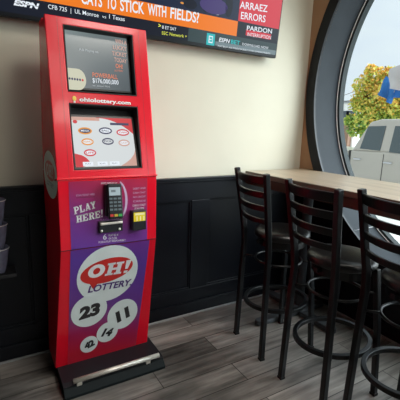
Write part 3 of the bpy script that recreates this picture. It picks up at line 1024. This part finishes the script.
# card reader on its cradle
b = MB()
GR = G2.off(.056)
ca, cb = GR.px(115.3, 201.5)
P = Plane(GR.pt(ca, cb), (1, -.16, 0), (0, .14, 1))
RH, RW = .088, .036
b.pbox(P, -RW, RW, -RH, RH, -.028, 0, 'reader_black'); rd = b.build('card_reader', kiosk, bevel=.008, seg=3)
b = MB(); b.pbox(G2, ca - .040, ca + .026, cb - .080, cb + .080, 0, .033, 'reader_black'); b.build('cradle', rd, bevel=.006)
b = MB(); b.poly(P, rc(-.027, .027, .030, .070), 'lcd', .0006); b.poly(P, rc(-.018, .004, .046, .058), 'key_grey', .001); b.build('reader_screen', rd)
b = MB()
for r in range(4):
    for c in range(3):
        b.pbox(P, -.028 + c * .0205, -.013 + c * .0205, .010 - r * .018, .019 - r * .018, 0, .003, 'key_grey')
b.build('keypad', rd)
b = MB()
for c, k in enumerate(('key_red', 'key_yellow', 'key_green')):
    b.pbox(P, -.028 + c * .0205, -.012 + c * .0205, -.074, -.062, 0, .0032, k)
b.build('colour_keys', rd)
b = MB()   # pale arc printed round the reader
pts = []
aa_ = G2.px(127.5, 200)[0] - .062; cb = G2.px(127, 199)[1]
for i in range(15):
    t = -1.15 + 2.3 * i / 14
    pts.append((aa_ + .062 * math.cos(t), cb - .005 + .108 * math.sin(t)))
for i in range(15):
    t = 1.15 - 2.3 * i / 14
    pts.append((aa_ + .050 * math.cos(t), cb - .005 + .104 * math.sin(t)))
b.poly(G2, pts, 'ink_pale', .0008); b.build('arc_mark', g1)

# receipt slot and ticket scanner
b = MB(); a0, z1 = G2.off(.022).px(99, 222.2); a1, z0 = G2.off(.022).px(123, 230.8)
b.pbox(G2, a0, a1, z0, z1, 0, .022, 'reader_black'); sl = b.build('ticket_slot', kiosk, bevel=.003)
b = MB(); b.pbox(G2, a0 + .004, a1 - .004, z1 - .016, z1 - .004, .022, .034, 'chrome'); b.build('slot_lip', sl, bevel=.003)
for x in (a0 + .012, a1 - .018):
    b = MB(); c = G2.pt(x, z0 + .012, .022); b.lathe([(.007, 0), (.006, -.004), (.001, -.005)], 'chrome', c, n=12, axis='y'); b.build('slot_screw', sl)
a0, z1 = G2.off(.04).px(132.6, 211.4); a1, z0 = G2.off(.04).px(146.3, 229.5)
a1 = min(a1, .197)
b = MB(); b.pbox(G2, a0, a1, z0, z1, 0, .040, 'reader_black'); tsn = b.build('ticket_scanner', kiosk, bevel=.004)
b = MB(); b.pbox(G2, a0 + .006, a1 - .006, z0 + (z1 - z0) * .48, z1 - .008, .040, .043, 'scan_yellow')
b.poly(G2, rc(a0 + .012, a1 - .012, z1 - .022, z1 - .011), 'scan_pale', .0436)
for q in (.3, .55, .8):
    xx = a0 + (a1 - a0) * q
    b.poly(G2, rc(xx - .003, xx + .003, z0 + (z1 - z0) * .5, z1 - .028), 'scan_pale', .0436)
b.build('scanner_light', tsn)

# sticker on the left flank
SP = Plane((KX - HW - .0008, 2.0, 1.2), (0, -1, 0), (0, 0, 1))
b = MB(); ca, cb = SP.px(50, 174.5); ra = abs(SP.px(56.2, 174)[0] - SP.px(43.6, 174)[0]) / 2; rb = abs(SP.px(50, 152)[1] - SP.px(50, 197)[1]) / 2
b.ellipse(SP, ca, cb, ra, rb, 'ball_white', .0004, n=40)
b.ellipse(SP, ca, cb + .02, ra * .74, rb * .42, 'oval_red', .0008, n=32)
b.slab(SP, 'OH!', (ca - ra * .56, cb - .012), (ca + ra * .52, cb - .012), .065, 'ink_white', .0014)
b.text(SP, 'LOTTERY', (ca - ra * .5, cb - rb * .52), (ca + ra * .5, cb - rb * .52), 1, 'ink_purple', .0014, inpx=False, cap=.026)
b.build('flank_sticker', kiosk)

# foot of the kiosk: plate, front lip, steel rail
b = MB()
BX0, BX1 = .287, .868
b.prism([(BX0, 1.862, .012), (BX0, 1.835, .055), (BX0, 1.862, .064), (BX0, YB, .064), (BX0, YB, .012)][::-1], (BX1 - BX0, 0, 0), 'base_plate')
b.build('base_plate', kiosk, bevel=.002)
b = MB(); b.prism([(BX0, 1.802, 0), (BX0, 1.802, .016), (BX0, 1.834, .050), (BX0, YB, .050), (BX0, YB, 0)][::-1], (BX1 - BX0, 0, 0), 'base_edge')
b.build('base_lip', kiosk, bevel=.002)
b = MB(); b.tube([(.338, 1.828, .085), (.57, 1.828, .085), (.836, 1.828, .085)], .0135, 'steel', n=18); rl = b.build('foot_rail', kiosk)
for x in (.37, .77):
    b = MB(); b.box(x - .014, x + .014, 1.830, 1.846, .045, .088, 'steel'); b.build('rail_bracket', rl, bevel=.002)

# ------------------------------------------------------------------ tumblers at the left edge
sh = MB(); sh.box(-.10, .125, D - .17, D - .03, .587, .607, 'kiosk_black')
shelf = tag(sh.build('wall_shelf', bevel=.003), 'small black shelf on the dark wainscot left of the kiosk, holding tumblers', 'shelf')
cx, cy = .043, D - .115
NMS = ('topmost grey-violet tumbler in the stack at the left edge', 'middle grey-violet tumbler in the stack at the left edge', 'bottom grey-violet tumbler in the stack, resting on the black shelf')
proto = None
for k, zt_ in enumerate((.877, .742, .607)):
    if proto is None:
        t = thing('tumbler', NMS[0], 'tumbler', (cx, cy, zt_), 'stacked tumblers at the left edge')
        b = MB(); b.lathe([(.030, zt_ + .002), (.034, zt_ + .004), (.043, zt_ + .05), (.055, zt_ + .13), (.056, zt_ + .147), (.0535, zt_ + .149), (.0515, zt_ + .13), (.040, zt_ + .05), (.030, zt_ + .010), (.002, zt_ + .009)], 'tumbler', (cx, cy, 0), n=32)
        b.build('cup', t)
        b = MB(); b.tube([(cx + .0555 * math.cos(2 * PI * i / 32), cy + .0555 * math.sin(2 * PI * i / 32), zt_ + .142) for i in range(32)], .0022, 'chrome', closed=True, n=6)
        b.build('rim', t)
        proto = t
    else:
        copy_thing(proto, (cx, cy, zt_), 0, NMS[k])

# ------------------------------------------------------------------ outside
b = MB(); b.box(XW + TH + .001, 60, -30, 60, -.4, -.2, 'concrete')
struct(b.build('ground'), 'pale paved forecourt outside')
TS = 8.3          # near side of the truck
GZ = -.2
tk = thing('pickup_truck', 'silver crew-cab pickup truck parked outside the round window', 'truck', (9.25, 4.6, GZ))
TW = 1.95
b = MB()
low = [(8.6, .16), (8.6, .92), (6.42, .93), (6.40, .16)]
b.prism([(TS, y, z) for y, z in low], (TW, 0, 0), 'truck_paint'); b.build('cargo_bed', tk, bevel=.04, seg=3)
b = MB()
low = [(6.36, .10), (6.36, .93), (4.2, 1.00), (3.95, .98), (2.45, .88), (2.28, .70), (2.25, .15)]
b.prism([(TS, y, z) for y, z in low], (TW, 0, 0), 'truck_paint'); b.build('body', tk, bevel=.04, seg=3)
# cab greenhouse, leaning inward
cabp = [(6.34, .93), (6.02, 1.66), (5.75, 1.73), (4.9, 1.74), (4.55, 1.66), (3.80, .98)]
ins = lambda z: .22 * max(0, (z - .93)) / .8


def ring(side):
    return [Vector((TS + ins(z) if side == 0 else TS + TW - ins(z), y, z)) for y, z in cabp]


b = MB(); r0, r1 = ring(0), ring(1); n = len(cabp)
b.add(r0 + r1, [list(range(n))[::-1], list(range(n, 2 * n))] + [(i, (i + 1) % n, n + (i + 1) % n, n + i) for i in range(n)], 'truck_paint')
b.build('cab', tk, bevel=.05, seg=3)
sl_ = ins(1.73) / .8
GP = Plane((TS - .006, 6, .93), (0, -1, 0), (sl_, 0, 1))
for px in ([(368.3, 126.5), (386.3, 126), (380, 150.8), (360, 148.5)], [(395.5, 126), (424, 127), (426, 158), (389, 152)]):
    b = MB(); q = [GP.px(*p) for p in px]
    b.prism([GP.pt(a, c, -.010) for a, c in q][::-1], GP.n * .022, 'truck_glass')
    b.build('side_window', tk, bevel=.004)
BP = Plane((TS - .002, 6, 0), (0, -1, 0), (0, 0, 1))
for (x, y) in ((357.5, 159), (388, 163)):
    b = MB(); a, c = BP.px(x, y); b.pbox(BP, a - .11, a + .11, c - .022, c + .022, 0, .035, 'truck_chrome'); b.build('door_handle', tk, bevel=.012)
for xx in (383, 349.8):
    b = MB(); a = BP.px(xx, 160)[0]
    b.pbox(BP, a - .008, a + .008, .18, .90, -.004, .003, 'truck_black'); b.build('door_gap', tk)
b = MB(); b.pbox(BP, -.42 + .02, -.36 - .02 + .02, .12, .93, -.1, .001, 'truck_black')
b.build('bed_gap', tk)
for y in (7.55, 3.05):
    b = MB(); b.lathe([(.02, -.03), (.30, -.03), (.39, .0), (.39, .22), (.30, .25), (.02, .25)], 'tyre', (TS, y, GZ + .39), n=32, axis='x')
    b.lathe([(.02, -.045), (.22, -.045), (.24, -.03)], 'truck_chrome', (TS, y, GZ + .39), n=24, axis='x'); b.build('wheel', tk)
    b = MB(); b.lathe([(.02, -.05), (.30, -.05), (.39, .0), (.39, .22), (.30, .25), (.02, .25)], 'tyre', (TS + TW - .22, y, GZ + .39), n=32, axis='x'); b.build('wheel', tk)
b = MB(); b.box(TS + .3, TS + TW - .3, 2.5, 8.4, -.02, .2, 'truck_black'); b.build('chassis', tk)


def leaf_mat(name, cols, scale):
    m = bpy.data.materials.new(name); m.use_nodes = True
    nt = m.node_tree; bs = nt.nodes['Principled BSDF']
    gm = nt.nodes.new('ShaderNodeNewGeometry')
    tc = nt.nodes.new('ShaderNodeTexCoord'); no = nt.nodes.new('ShaderNodeTexNoise'); no.inputs['Scale'].default_value = scale
    nt.links.new(tc.outputs['Object'], no.inputs['Vector'])
    sp = nt.nodes.new('ShaderNodeSeparateXYZ'); nt.links.new(tc.outputs['Object'], sp.inputs[0])
    a = nt.nodes.new('ShaderNodeMath'); a.operation = 'MULTIPLY_ADD'; a.inputs[1].default_value = .16; nt.links.new(sp.outputs['Z'], a.inputs[0])
    a2 = nt.nodes.new('ShaderNodeMath'); a2.operation = 'MULTIPLY_ADD'; a2.inputs[1].default_value = .55; a2.inputs[2].default_value = -.70
    nt.links.new(gm.outputs['Random Per Island'], a2.inputs[0]); nt.links.new(a2.outputs[0], a.inputs[2])
    a3 = nt.nodes.new('ShaderNodeMath'); a3.operation = 'ADD'; nt.links.new(a.outputs[0], a3.inputs[0]); nt.links.new(no.outputs[0], a3.inputs[1])
    r = nt.nodes.new('ShaderNodeValToRGB')
    while len(r.color_ramp.elements) < len(cols):
        r.color_ramp.elements.new(.5)
    for e, (p, c) in zip(r.color_ramp.elements, cols):
        e.position = p; e.color = (*c, 1)
    nt.links.new(a3.outputs[0], r.inputs[0]); nt.links.new(r.outputs[0], bs.inputs['Base Color'])
    bs.inputs['Roughness'].default_value = .6
    MATS[name] = m


leaf_mat('autumn_leaf', [(0, (.09, .22, .03)), (.30, (.30, .50, .08)), (.55, (.70, .66, .12)), (.8, (.90, .55, .10)), (1, (.90, .36, .07))], .7)


def tree(label, x, y, blobs, trunk_h, nleaf, group=None):
    t = thing('tree', label, 'tree', (x, y, GZ), group)
    b = MB(); b.tube([(x, y, GZ), (x + .03, y, GZ + trunk_h * .5), (x, y + .05, GZ + trunk_h)], [.16, .12, .08], 'bark', n=10)
    for k, (dx, dy, dz, rr) in enumerate(blobs):
        b.tube([(x, y, GZ + trunk_h * .45), (x + dx * .5, y + dy * .5, GZ + (trunk_h * .45 + dz) * .55), (x + dx, y + dy, GZ + dz)], [.07, .05, .015], 'bark', n=6)
    b.build('trunk', t)
    b = MB()
    vs = []; fs = []
    for _ in range(nleaf):
        dx, dy, dz, rr = random.choices(blobs, weights=[q[3] ** 2 for q in blobs])[0]
        while True:
            p = Vector((random.uniform(-1, 1), random.uniform(-1, 1), random.uniform(-1, 1)))
            if p.length < 1:
                break
        p = p * (rr * random.uniform(.75, 1.08))
        c = Vector((x + dx, y + dy, GZ + dz)) + p
        s = random.uniform(.05, .11)
        e1 = Vector((random.gauss(0, 1), random.gauss(0, 1), random.gauss(0, 1))).normalized()
        e2 = e1.cross(Vector((random.gauss(0, 1), random.gauss(0, 1), random.gauss(0, 1)))).normalized()
        o = len(vs)
        vs += [c - e1 * s, c + e2 * s * .5, c + e1 * s, c - e2 * s * .5]; fs.append((o, o + 1, o + 2, o + 3))
    b.add(vs, fs, 'autumn_leaf'); b.build('foliage', t)
    return t


# position of the tree behind the truck
TRX = 14.5
TPl = Plane((TRX, 0, 0), (0, -1, 0), (0, 0, 1))
ctr = TPl.px(377, 112)
ty = -ctr[0]
bl = []
for (px_, py_, rr_) in ((378, 78, .50), (369, 88, .55), (384, 92, .75), (364, 104, .45), (374, 106, .80), (392, 106, .85), (356, 121, .34), (366, 118, .6), (380, 120, .8), (396, 122, .8), (404, 95, .8), (412, 110, .9), (372, 130, .6), (398, 82, .55), (358, 130, .32), (374, 71, .28), (390, 74, .35)):
    a, c = TPl.px(px_, py_)
    bl.append((random.uniform(-.4, .4), -a - ty, c - GZ, rr_))
tree('leafy tree turning orange and yellow, standing behind the silver pickup truck', TRX, ty, bl, 3.0, 14000)

# buildings across the street
HPl = Plane((32, 0, 0), (0, -1, 0), (0, 0, 1))
a0, z1 = HPl.px(330, 104); a1, _ = HPl.px(356, 110)
hs = thing('house', 'white building seen far off between window frame and tree', 'building', (34, -(a0 + a1) / 2, GZ))
b = MB(); b.box(32, 38, -a1, -a0 + 4, GZ, z1, 'stucco_white'); b.build('walls', hs)
b = MB(); b.box(31.7, 38.3, -a1 - .3, -a0 + 4.3, z1, z1 + .25, 'roof_grey'); b.build('roof', hs)
for px_ in (344.5, 350.5):
    b = MB(); a, c = HPl.px(px_, 117); b.pbox(HPl, a - .5, a + .5, c - .6, c + .6, -.05, .04, 'pane_dark'); b.build('window', hs)
b = MB(); a, c = HPl.px(345, 133); b.pbox(HPl, a - .8, a + .8, GZ, c + .9, -.05, .5, 'brick_brown'); b.build('porch', hs)
SH = thing('shed', 'long low pale building stretching behind the truck and tree', 'building', (40, 10, GZ))
b = MB(); b.box(38.5, 44, -10, -a1 - .5, GZ, 2.6, 'stucco_white'); b.build('walls', SH)
b = MB(); b.box(38.2, 44.3, -10.3, -a1 - .4, 2.6, 2.9, 'roof_grey'); b.build('roof', SH)
# wires
WPl = Plane((20, 0, 0), (0, -1, 0), (0, 0, 1))
up_ = thing('utility_pole', 'thin utility pole rising just above the crown of the autumn tree', 'utility pole', (20, 0, GZ))
pa_, pz_ = WPl.px(384.5, 66)
up_.location = (20.1, -pa_, GZ)
b = MB(); b.tube([(20.1, -pa_, GZ), (20.1, -pa_, pz_ * .5), (20.1, -pa_, pz_)], [.09, .07, .045], 'bark', n=12); b.build('pole', up_)
b = MB(); b.box(20.03, 20.17, -pa_ - .5, -pa_ + .5, pz_ - .75, pz_ - .65, 'bark'); b.build('crossarm', up_)
for k, (pa, lb) in enumerate((((330, 98.5), 'upper thin overhead cable crossing the sky left of the tree'), ((330, 103.2), 'lower thin overhead cable crossing the sky left of the tree'))):
    A = WPl.px(*pa); Bq = (pa_ - .1, pz_ - .62 - k * .9)
    b = MB(); b.tube([WPl.pt(A[0] + (Bq[0] - A[0]) * i / 8, A[1] + (Bq[1] - A[1]) * (i / 8) ** 1.6) for i in range(9)], .014, 'cable', n=6)
    tag(b.build('overhead_cable'), lb, 'cable', 'overhead cables')

# cloth flag hanging from a pole fixed to the front of the building
fl = thing('hanging_flag', 'blue and grey-white cloth flag hanging outside the round window, in front of the tree', 'flag', (3.7, 0, 0))
FP = Plane((3.9, 0, 0), (0, -1, 0), (0, 0, 1))
fl.location = FP.pt(*FP.px(392, 70))


def cloth(pts, name, m, depth, ph):
    """drooping cloth: outline filled with a grid that ripples in depth, given thickness"""
    q = [FP.off(depth).px(*p) for p in pts]     # four corners: top-left, top-right, bottom-right, bottom-left
    n = 14; vs = []; fs = []
    for layer in (0, 1):
        for i in range(n + 1):
            for j in range(n + 1):
                u, v = i / n, j / n
                a = (q[0][0] * (1 - u) + q[1][0] * u) * (1 - v) + (q[3][0] * (1 - u) + q[2][0] * u) * v
                c = (q[0][1] * (1 - u) + q[1][1] * u) * (1 - v) + (q[3][1] * (1 - u) + q[2][1] * u) * v
                d = depth + .03 * math.sin(u * 9 + ph) * (.3 + v) + .02 * math.sin(v * 5 + ph)
                vs.append(FP.pt(a, c, d - layer * .003))
    k = (n + 1) ** 2
    for i in range(n):
        for j in range(n):
            a = i * (n + 1) + j
            fs.append((a, a + 1, a + n + 2, a + n + 1)); fs.append((k + a, k + a + n + 1, k + a + n + 2, k + a + 1))
    b = MB(); b.add(vs, fs, m, smooth=True)
    return b.build(name, fl)


cloth([(387, 76), (397.5, 84), (390, 104), (378, 94)], 'blue_field', 'cloth_blue', .0, .5)
cloth([(396, 82), (440, 90), (440, 97), (394, 98)], 'blue_fold', 'cloth_blue', -.02, 1.5)
cloth([(390, 69), (440, 50), (440, 98), (389, 88.5)], 'grey_field', 'cloth_grey', .09, .2)
b = MB()
p1 = FP.pt(*FP.px(440, 50), .09)
b.tube([(XW + TH + .01, .25, 3.1), tuple(p1), tuple(FP.pt(*FP.px(440, 80), .09))], .012, 'truck_chrome', n=10); b.build('pole', fl)

# ------------------------------------------------------------------ light
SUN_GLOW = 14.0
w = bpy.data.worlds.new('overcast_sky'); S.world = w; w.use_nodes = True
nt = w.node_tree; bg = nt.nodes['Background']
tc = nt.nodes.new('ShaderNodeTexCoord'); no = nt.nodes.new('ShaderNodeTexNoise'); no.inputs['Scale'].default_value = 2.2; no.inputs['Detail'].default_value = 5
mp = nt.nodes.new('ShaderNodeMapping'); mp.inputs['Scale'].default_value = (1, 1, 3)
nt.links.new(tc.outputs['Generated'], mp.inputs[0]); nt.links.new(mp.outputs[0], no.inputs['Vector'])
r = nt.nodes.new('ShaderNodeValToRGB')
r.color_ramp.elements[0].position = .35; r.color_ramp.elements[0].color = (.70, .81, .90, 1)
r.color_ramp.elements[1].position = .65; r.color_ramp.elements[1].color = (.82, .92, .92, 1)
nt.links.new(no.outputs[0], r.inputs[0]); # the cloud is brighter round the hidden sun, which stands to the right of and behind the camera
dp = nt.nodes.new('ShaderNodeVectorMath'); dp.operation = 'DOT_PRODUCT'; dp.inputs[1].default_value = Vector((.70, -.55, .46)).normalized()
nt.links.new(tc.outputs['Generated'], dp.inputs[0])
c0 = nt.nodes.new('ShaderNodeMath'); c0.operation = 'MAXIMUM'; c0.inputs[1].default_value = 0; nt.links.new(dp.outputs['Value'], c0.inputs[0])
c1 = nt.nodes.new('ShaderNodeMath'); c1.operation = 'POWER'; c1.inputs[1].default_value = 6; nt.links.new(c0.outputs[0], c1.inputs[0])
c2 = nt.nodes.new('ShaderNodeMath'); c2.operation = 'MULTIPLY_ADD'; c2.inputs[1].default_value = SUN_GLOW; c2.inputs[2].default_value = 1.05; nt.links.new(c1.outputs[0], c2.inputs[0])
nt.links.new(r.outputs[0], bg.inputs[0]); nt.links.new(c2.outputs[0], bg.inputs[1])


def lamp(name, loc, size, power, col=(1, .93, .82), rot=(0, 0, 0), sy=None):
    l = bpy.data.lights.new(name, 'AREA'); l.energy = power; l.color = col; l.shape = 'RECTANGLE' if sy else 'SQUARE'; l.size = size
    if sy:
        l.size_y = sy
    o = bpy.data.objects.new(name, l); COL.objects.link(o); o.location = loc; o.rotation_euler = rot
    return o


lamp('added_ceiling_fill', (1.3, .1, 3.45), .8, 40, (1, .95, .87))  # unseen area lights under the ceiling, added to raise the interior brightness
lamp('added_ceiling_fill', (.9, -1.2, 3.45), .8, 10, (1, .95, .87))
lamp('added_ceiling_fill', (1.5, -2.6, 3.45), .8, 40, (1, .95, .87))

vs_ = S.view_settings
vs_.view_transform = 'Standard'; vs_.look = 'None'; vs_.gamma = 1; vs_.exposure = 0.0; vs_.use_curve_mapping = False
